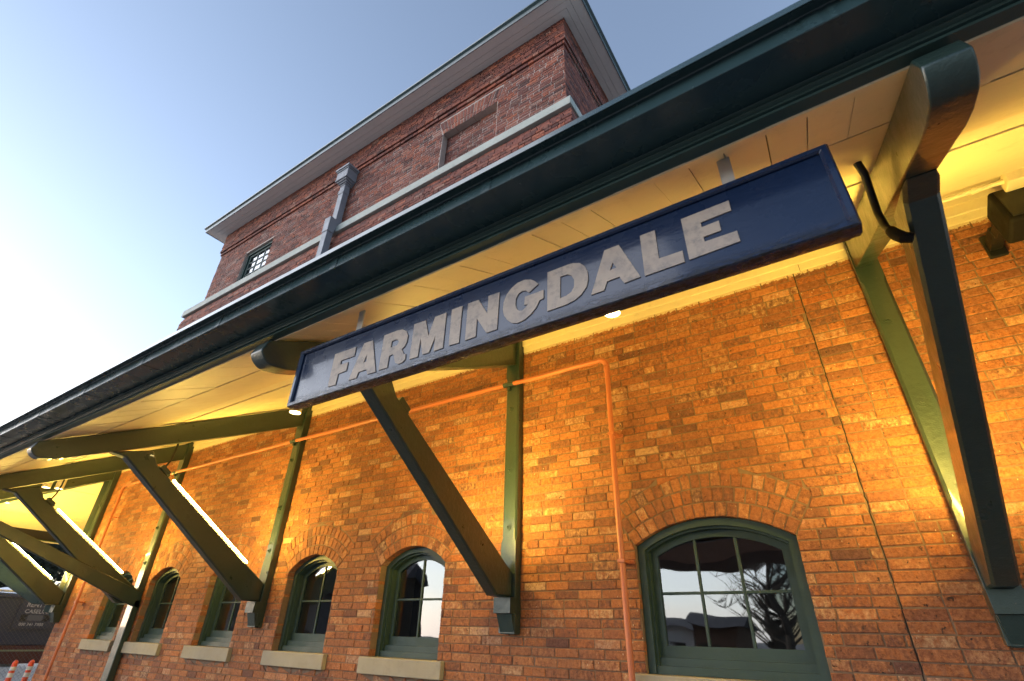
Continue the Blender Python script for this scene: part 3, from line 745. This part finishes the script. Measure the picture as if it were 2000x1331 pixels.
LETTERS = [
  ('F',[(-2.213,2.732),(-2.213,2.932),(-2.04,2.929),(-2.041,2.873),(-2.147,2.874),(-2.144,2.847),(-2.083,2.848),(-2.083,2.795),(-2.148,2.793),(-2.15,2.729)],[]) ,
  ('A',[(-2.048,2.73),(-1.977,2.933),(-1.91,2.93),(-1.845,2.727),(-1.905,2.729),(-1.919,2.76),(-1.979,2.76),(-1.989,2.729)],[(-1.955,2.809),(-1.931,2.81),(-1.938,2.85)]) ,
  ('R',[(-1.825,2.731),(-1.826,2.934),(-1.729,2.935),(-1.693,2.929),(-1.665,2.91),(-1.649,2.881),(-1.65,2.844),(-1.662,2.82),(-1.68,2.809),(-1.669,2.795),(-1.66,2.776),(-1.646,2.774),(-1.644,2.743),(-1.662,2.73),(-1.689,2.73),(-1.711,2.743),(-1.722,2.769),(-1.729,2.79),(-1.741,2.798),(-1.763,2.795),(-1.764,2.73)],[(-1.762,2.842),(-1.761,2.88),(-1.735,2.882),(-1.717,2.876),(-1.708,2.86),(-1.717,2.843)]) ,
  ('M',[(-1.615,2.735),(-1.614,2.934),(-1.538,2.931),(-1.506,2.832),(-1.477,2.931),(-1.405,2.932),(-1.405,2.737),(-1.46,2.735),(-1.461,2.818),(-1.49,2.737),(-1.531,2.737),(-1.557,2.834),(-1.561,2.734)],[]) ,
  ('I',[(-1.37,2.738),(-1.372,2.937),(-1.308,2.936),(-1.31,2.736)],[]) ,
  ('N',[(-1.275,2.737),(-1.274,2.937),(-1.213,2.936),(-1.157,2.841),(-1.156,2.937),(-1.094,2.935),(-1.1,2.74),(-1.157,2.74),(-1.215,2.834),(-1.215,2.739)],[]) ,
  ('G',[(-0.891,2.901),(-0.91,2.925),(-0.93,2.94),(-0.961,2.951),(-0.998,2.949),(-1.03,2.932),(-1.054,2.907),(-1.069,2.871),(-1.072,2.832),(-1.064,2.797),(-1.045,2.767),(-1.02,2.746),(-0.993,2.737),(-0.959,2.742),(-0.929,2.758),(-0.902,2.784),(-0.885,2.815),(-0.866,2.817),(-0.865,2.86),(-0.958,2.859),(-0.962,2.817),(-0.944,2.816),(-0.954,2.802),(-0.971,2.792),(-0.986,2.796),(-0.999,2.81),(-1.006,2.833),(-1.005,2.864),(-0.992,2.888),(-0.973,2.895),(-0.953,2.89),(-0.937,2.874)],[]) ,
  ('D',[(-0.849,2.746),(-0.845,2.944),(-0.745,2.945),(-0.72,2.942),(-0.692,2.93),(-0.672,2.906),(-0.66,2.874),(-0.659,2.834),(-0.669,2.8),(-0.693,2.772),(-0.721,2.756),(-0.759,2.748)],[(-0.788,2.789),(-0.784,2.897),(-0.75,2.895),(-0.733,2.884),(-0.721,2.856),(-0.723,2.821),(-0.736,2.8),(-0.761,2.79)]) ,
  ('A',[(-0.651,2.754),(-0.581,2.947),(-0.519,2.948),(-0.449,2.761),(-0.513,2.757),(-0.53,2.794),(-0.581,2.792),(-0.596,2.755)],[(-0.566,2.84),(-0.538,2.842),(-0.551,2.873)]) ,
  ('L',[(-0.432,2.758),(-0.431,2.953),(-0.371,2.953),(-0.372,2.814),(-0.285,2.813),(-0.285,2.761)],[]) ,
  ('E',[(-0.268,2.763),(-0.27,2.958),(-0.098,2.961),(-0.098,2.913),(-0.205,2.909),(-0.205,2.886),(-0.145,2.888),(-0.145,2.842),(-0.206,2.84),(-0.205,2.818),(-0.097,2.817),(-0.095,2.769)],[]) ,
]
for nm, o_, h_ in LETTERS:                       # raised letters, painted tan
    m = MB_(); flat = [Vector((p[0], p[1], 0)) for p in o_ + h_]
    polys = [[Vector((p[0], p[1], 0)) for p in o_]] + ([[Vector((p[0], p[1], 0)) for p in h_]] if h_ else [])
    yf = SY + .0015; fs = []
    for t in tessellate_polygon(polys):
        a, b, c = (flat[i] for i in t); fs.append(t if (b - a).cross(c - a).z > 0 else t[::-1])
    m.add([(v.x, yf, v.y) for v in flat], fs)
    for L_ in (o_, h_):
        if L_: loop_strip(m, L_, yf, L_, SY + .01); 
    m.build('letter', MLET, sg)
for xs in (-2.09, -.105):
    m = MB_(); m.box(xs, xs + .046, SY + .014, SY + .02, SZ1 - .03, 3.20); m.box(xs, xs + .046, SY + .014, SY + .05, SZ1 - .06, SZ1 - .03)
    m.build('hanger', MSTRAP, sg)
adopt(sg)

# ------------------------------------------------------------------ loudspeaker, conduit box
sp = thing('loudspeaker', (1.75, -.25, 3.9), 'black outdoor loudspeaker tilted down from the wall at the right edge', 'loudspeaker')
Ms = Matrix.Translation((1.575, -.42, 3.985)) @ Matrix.Rotation(math.radians(-14), 4, 'X')
m = MB_(); m.box(-.34, .34, -.09, .12, -.155, .155, Ms); m.build('cabinet', MSP, sp, .02, seg=3)
m = MB_(); m.box(-.315, .315, -.098, -.0905, -.13, .13, Ms); m.build('grille', MRUB, sp, .006)
m = MB_(); m.box(.10, .15, -.101, -.0985, -.10, -.06, Ms); m.build('badge', MSTEEL, sp)
m = MB_(); m.box(1.22, 1.32, -.035, -.008, 3.93, 4.12); m.box(1.235, 1.305, -.20, -.03, 3.98, 4.07); m.box(1.24, 1.30, -.36, -.19, 3.96, 4.04); m.build('wall_bracket', MRUB, sp, .006)
adopt(sp)
jb = thing('conduit_box', (1.36, -.45, 4.2), 'cream painted junction box with a pipe run under the soffit', 'junction box')
m = MB_(); m.box(1.31, 1.46, -.60, -.48, 4.10, 4.20); m.build('box', MCR, jb, .006)
m = MB_(); m.tube([(.70, -.54, 4.15), (1.31, -.54, 4.155)], .016, 10); m.tube([(1.15, -.54, 4.153), (1.18, -.54, 4.153)], .022, 10); m.tube([(1.40, -.54, 4.10), (1.41, -.54, 4.06), (1.44, -.45, 4.04), (1.45, -.40, 4.10)], .012, 8); m.build('pipe', MCR, jb, smooth=True, autos=True)
adopt(jb)
mb2 = thing('leader_pipe', (-6.8, -.15, 7.5), 'grey lead downpipe with a stepped hopper head on the upper storey', 'downpipe')
m = MB_()
def tier(x0, x1, y, z0, z1): m.box(x0, x1, y, -.002, z0, z1)
HX0, HX1 = -7.04, -6.64
m = MB_(); tier(HX0, HX1, -.27, 9.60, 9.65); tier(HX0 + .02, HX1 - .02, -.25, 9.565, 9.60); tier(HX0 + .035, HX1 - .035, -.235, 9.36, 9.565)
for i in range(4): tier(HX0 + .03 + .028 * i, HX1 - .03 - .028 * i, -.245 + .028 * i, 9.325 - .034 * i, 9.359 - .034 * i)
m.build('hopper_head', MLEAD, mb2, .004)
m = MB_(); m.box(-6.92, -6.775, -.15, -.03, 8.18, 9.223); m.box(-6.93, -6.765, -.158, -.028, 9.00, 9.10); m.build('pipe', MLEAD, mb2, .004)
m = MB_(); m.prism([(-.03, 8.36), (-.17, 8.27), (-.27, 8.27), (-.27, 7.93), (-.13, 7.93), (-.13, 8.02), (-.104, 8.02), (-.104, 8.178), (-.03, 8.178)][::-1], .165, lambda u, v_, w_: (-6.93 + w_, u, v_)); m.build('offset', MLEAD, mb2, .004)
m = MB_(); m.box(-6.92, -6.775, -.26, -.135, 4.6, 7.929); m.build('pipe', MLEAD, mb2, .004)
adopt(mb2)

# ------------------------------------------------------------------ ground
t = NT('concrete_paving'); t.base(t.mix(t.noise(14, 6), (.14, .135, .13), (.21, .20, .19))); t.rough(.9); t.bump(t.noise(160, 4), .004, .8)
m = MB_(); m.add([(-600, -600, -.0), (600, -600, 0), (600, 600, 0), (-600, 600, 0)], [(0, 1, 2, 3)]); tag(m.build('ground', t.m), kind='structure')

# ------------------------------------------------------------------ beyond the corner: fence, trailer, marker posts, trees
MNAVY = mat_paint('trailer_navy', (.035, .042, .075), .6, .2); MWHT = mat_paint('print_white', (.42, .42, .48), .6, .1); MBLK = mat_paint('print_black', (.012, .012, .015), .6)
MTARP = mat_paint('tarp_pale', (.50, .56, .66), .7, .3, 6, .02); MRUST = mat_paint('chassis_red', (.085, .025, .022), .7, .3); MRED = mat_paint('sign_red', (.45, .03, .04), .5)
MORG = mat_paint('post_orange', (.75, .09, .03), .5, .15); MREFL = mat_paint('post_white', (.7, .7, .7), .5); MPGRN = mat_paint('stripe_green', (.22, .26, .16), .7)
def text_mesh(s, size, mat_, parent, frame, align='CENTER', sx=1, name='lettering'):
    cu = bpy.data.curves.new('txt', 'FONT'); cu.body = s; cu.size = size; cu.align_x = align; cu.extrude = 0; cu.offset = size * .018
    o = bpy.data.objects.new('txt', cu); col.objects.link(o); dg = bpy.context.evaluated_depsgraph_get(); me = bpy.data.meshes.new_from_object(o.evaluated_get(dg))
    bpy.data.objects.remove(o); bpy.data.curves.remove(cu)
    for v in me.vertices: v.co = Vector(frame(v.co.x * sx, v.co.y))
    me.materials.clear(); me.materials.append(mat_); ob = bpy.data.objects.new(name, me); col.objects.link(ob); ob.parent = parent; return ob
TX = -18.0
tr = thing('dump_trailer', (TX - 1, 1, 0), 'dark navy tarp-covered trailer printed RENT ME behind the wire fence', 'trailer')
m = MB_(); m.box(TX - 2.2, TX, -2.6, 3.6, 1.10, 2.16); m.box(TX, TX + .05, -2.65, 3.65, 2.10, 2.18)
m.build('body', MNAVY, tr, .02)
for yy in (-2.6, -1.3, -.1, 2.3, 3.5): m = MB_(); m.box(TX + .001, TX + .05, yy, yy + .07, 1.10, 2.098); m.build('side_rib', MNAVY, tr, .008)
m = MB_(); rr_ = random.Random(9); N = 26; v = []
for j in range(7):
    for i in range(N + 1):
        y = -2.5 + 6.0 * i / N; u = j / 6
        v.append((TX + .02 - 2.2 * u, y, 2.185 + (.24 * math.sin(PI * min(1, u + .12)) * (.55 + .45 * math.sin(i * .7) * math.cos(j)) + rr_.uniform(0, .05)) * (1 if 0 < j else .25)))
m.add(v, [(j * (N + 1) + i, j * (N + 1) + i + 1, (j + 1) * (N + 1) + i + 1, (j + 1) * (N + 1) + i) for j in range(6) for i in range(N)])
m.build('tarpaulin', MTARP, tr, smooth=True)
m = MB_(); m.box(TX - 2.1, TX + .02, -2.6, 3.6, .72, 1.095); m.box(TX + .021, TX + .03, -2.5, 3.5, .97, 1.02); m.build('chassis', MRUST, tr, .01)
m = MB_(); m.box(TX + .031, TX + .036, .9, 2.2, .975, 1.01); m.build('stripe', MPGRN, tr)
for yy in (-1.2, 2.4):
    m = MB_(); m.tube([(TX - .3, yy, .42), (TX + .0, yy, .42)], .42, 24); wh = m.build('wheel', MRUB, tr, .02)
fr_ = lambda cy, cz: (lambda a, b: (TX + .054, cy + a, cz + b))
m = MB_(); m.box(TX + .001, TX + .052, .93, 1.72, 1.45, 2.06); m.build('placard', MNAVY, tr)
text_mesh('RENT ME', .125, MWHT, tr, fr_(1.32, 1.93), sx=1.05); text_mesh('CASELINE', .12, MWHT, tr, fr_(1.33, 1.79), sx=1.02); text_mesh('800 341 7900', .085, MWHT, tr, fr_(1.30, 1.52), sx=1.05, name='lettering')
for y0_, s_ in ((1.03, 1), (1.62, -1)): m = MB_(); m.add([(TX + .054, y0_, 1.76), (TX + .054, y0_ + s_ * .17, 1.76), (TX + .054, y0_ + s_ * .08, 1.69), (TX + .054, y0_ + s_ * .17, 1.62), (TX + .054, y0_, 1.62)], [(0, 1, 2, 3, 4)]); m.build('emblem', MBLK, tr)
m = MB_(); m.box(TX + .053, TX + .055, 1.17, 1.48, 1.63, 1.75); m.build('emblem', mat_paint('emblem_grey', (.10, .11, .15), .6), tr)
adopt(tr)
fe = thing('wire_fence', (-15, 0, 0), 'chain-link fence with thin diagonal wires in front of the navy trailer', 'fence')
m = MB_(); FX = -15.2; y0_, y1_, fh = -1.2, 3.0, 2.15; st = .075
k = y0_ - fh
while k < y1_ + fh:
    for s_ in (1, -1):
        a = (k, 0) if s_ == 1 else (k, 0)
        p, q = [k, 0.05], [k + s_ * fh, fh]
        # clip to y0..y1
        def cl(p, q):
            (ya, za), (yb, zb_) = p, q
            if ya > yb: ya, za, yb, zb_ = yb, zb_, ya, za
            if yb < y0_ or ya > y1_: return None
            if ya < y0_: za += (zb_ - za) * (y0_ - ya) / (yb - ya); ya = y0_
            if yb > y1_: zb_ = za + (zb_ - za) * (y1_ - ya) / (yb - ya); yb = y1_
            return (ya, za), (yb, zb_)
        r_ = cl(p, q)
        if r_: m.tube([(FX, r_[0][0], r_[0][1]), (FX, r_[1][0], r_[1][1])], .0022, 3, False)
    k += st
m.build('wire_mesh', mat_paint('wire_dull', (.09, .09, .10), .6), fe)
m = MB_(); m.tube([(FX, y0_, fh), (FX, y1_, fh)], .02, 10); m.build('rail', MSTEEL, fe, smooth=True)
for yy in (y0_, y1_): m = MB_(); m.tube([(FX, yy, 0), (FX, yy, fh + .05)], .03, 10); m.build('post', MSTEEL, fe, smooth=True)
adopt(fe)
for i, (y, lb) in enumerate(((.135, 'left of the two red and white marker posts'), (.385, 'right of the two red and white marker posts'))):
    t_ = thing('marker_post', (-14, y, 0), lb, 'marker post', 'striped marker posts by the fence')
    lv = [(0, .055, 0), (.70, .05, 0), (.70, .051, 1), (.76, .05, 1), (.76, .05, 0), (.79, .05, 0), (.79, .05, 1), (.85, .048, 1), (.85, .047, 0), (.93, .042, 0), (.97, .02, 0)]
    m = MB_(); m.tube([(-14, y, 0), (-14, y, .93), (-14, y, .955), (-14, y, .975)], [.05, .043, .034, .012], 16); m.build('tube', MORG, t_, smooth=True, autos=True)
    for za, zb_ in ((.70, .77), (.81, .87)): m = MB_(); m.tube([(-14, y, za), (-14, y, zb_)], .0475, 16); m.build('reflective_band', MREFL, t_, smooth=True, autos=True)
    m = MB_(); m.tube([(-14, y, .0), (-14, y, .05)], [.2, .17], 8); m.build('base', MRUB, t_)
    adopt(t_)

def leaf_mat(name, a, b):
    t = NT(name); g = t.n('ShaderNodeObjectInfo'); t.base(t.mix(t.noise(2.2, 3), a, b)); t.rough(.8); return t.m
MLF = leaf_mat('foliage_dark', (.018, .024, .016), (.045, .055, .03)); MBARK = mat_mortar('bark', (.06, .045, .035), (.10, .08, .06))
def tree(x, y, h, r, label, seed, nl=6000, bare=False):
    t_ = thing('tree', (x, y, 0), label, 'tree', 'dark trees beyond the trailer' if not bare else None); R_ = random.Random(seed); m = MB_()
    m.tube([(x, y, 0), (x + .1, y, h * .3), (x - .05, y + .1, h * .6), (x, y, h * .92)], [r * .09, r * .07, r * .04, .02], 9)
    tips = []
    for i in range(34 if bare else 22):
        z = h * R_.uniform(.18, .85); a = R_.uniform(0, 2 * PI); L_ = r * (1.05 - .75 * z / h) * R_.uniform(.6, 1.1)
        p1 = (x + L_ * .5 * math.cos(a), y + L_ * .5 * math.sin(a), z + L_ * (.25 if not bare else .5)); p2 = (x + L_ * math.cos(a), y + L_ * math.sin(a), z + L_ * (.3 if not bare else 1.0))
        m.tube([(x, y, z), p1, p2], [r * .025, r * .015, .006], 5, False); tips += [p1, p2, tuple((p1[k] + p2[k]) / 2 for k in range(3))]
        if bare:
            for q in range(7):
                s0 = p1 if q % 2 else p2; b_ = R_.uniform(0, 2 * PI); l2 = L_ * R_.uniform(.2, .5)
                m.tube([s0, (s0[0] + l2 * math.cos(b_), s0[1] + l2 * math.sin(b_), s0[2] + l2 * R_.uniform(.4, 1.2))], [.02, .005], 4, False)
    m.build('trunk', MBARK, t_)
    if not bare:
        m = MB_()
        for i in range(nl):
            c = tips[R_.randrange(len(tips))]; s_ = r * .22
            p = Vector((c[0] + R_.gauss(0, s_), c[1] + R_.gauss(0, s_), c[2] + R_.gauss(0, s_ * .8)))
            u = Vector((R_.gauss(0, 1), R_.gauss(0, 1), R_.gauss(0, 1))).normalized() * R_.uniform(.05, .12); q = u.orthogonal().normalized() * u.length * .6
            m.add([p - u, p + q, p + u, p - q], [(0, 1, 2, 3)])
        m.build('crown', MLF, t_)
    adopt(t_)
tree(-30, 1.5, 8.5, 3.4, 'dark tree glimpsed above the trailer at the left edge', 1, 16000); tree(-31, 5.0, 8, 3.2, 'dark tree seen between the corner brace and its post', 2, 14000)
tree(-33, -2.5, 9, 3.5, 'dark tree behind the corner brackets, hidden lower down', 4, 9000)

# ------------------------------------------------------------------ invented stand-ins across the tracks, out of view, shaping the pane reflections
MHOUSE = mat_paint('siding_pale', (.78, .74, .70), .7); MHROOF = mat_paint('roof_dark', (.05, .045, .05), .8); MWOOD = mat_paint('wood_brown', (.13, .06, .035), .7)
def house(x, y, w_, d_, h, rh, label, mat_):
    t_ = thing('house', (x, y, 0), label, 'house'); m = MB_(); m.box(x - w_ / 2, x + w_ / 2, y - d_, y, 0, h); m.build('wall', mat_, t_)
    m = MB_(); e = .4; m.add([(x - w_ / 2 - e, y + e, h), (x + w_ / 2 + e, y + e, h), (x + w_ / 2 + e, y - d_ - e, h), (x - w_ / 2 - e, y - d_ - e, h), (x - w_ / 2 - e, y - d_ / 2, h + rh), (x + w_ / 2 + e, y - d_ / 2, h + rh)],
        [(0, 1, 5, 4), (2, 3, 4, 5), (0, 4, 3), (1, 2, 5), (3, 2, 1, 0)]); m.build('roof', MHROOF, t_)
    for k in range(3):
        m = MB_(); xx = x - w_ / 2 + w_ * (k + .5) / 3; m.box(xx - .28, xx + .28, y + .002, y + .04, .7, 1.5); m.build('window', MDARK, t_)
    adopt(t_)
house(-13.2, -30, 6, 5, 2.0, .45, 'low pale stand-in house with a shallow roof across the tracks', MHOUSE); house(-8.0, -27, 2.4, 4, 2.2, .6, 'small brown wooden stand-in building across the tracks', MWOOD); MSHED = mat_paint('siding_brown', (.10, .085, .08), .7)
house(-30.9, -26, 1.6, 2, 5.0, 1.2, 'tall dark narrow stand-in house across the tracks', MDARK); house(-23.2, -12, 4.0, 2.5, 3.0, .8, 'brown stand-in shed beside the far platform', MSHED); house(-30.5, -12, 5, 4, 3.6, 1.6, 'brown gabled stand-in house beyond the shed', MSHED)  # unseen stand-ins; shed and gabled house block bright sky mirrored in the panes
ps = thing('standin_canopy', (-1, -13, 0), 'dark flat stand-in platform canopy on posts across the tracks', 'canopy')  # unseen, added as the dark shape mirrored in the large window
m = MB_(); m.box(-7.4, .2, -16, -13, 3.78, 4.5); m.build('roof', MWOOD, ps)
for xx in (-9.0 + 2.2, -.4): m = MB_(); m.box(xx, xx + .15, -14.6, -14.4, 0, 3.779); m.build('post', MRUST, ps)
adopt(ps)
for x_, y_, h_, s_ in ((-4.6, -26, 6, 11), (-3.0, -31, 7, 12), (-20, -24, 6, 13), (-6.2, -34, 5, 14)): tree(x_, y_, h_, 3, ('slender bare tree', 'far bare tree', 'low bare tree', 'tall bare tree')[s_ - 11] + ' stand-in across the tracks', s_, bare=True)  # unseen trees added for the pane reflections
print('objects', len(bpy.data.objects))
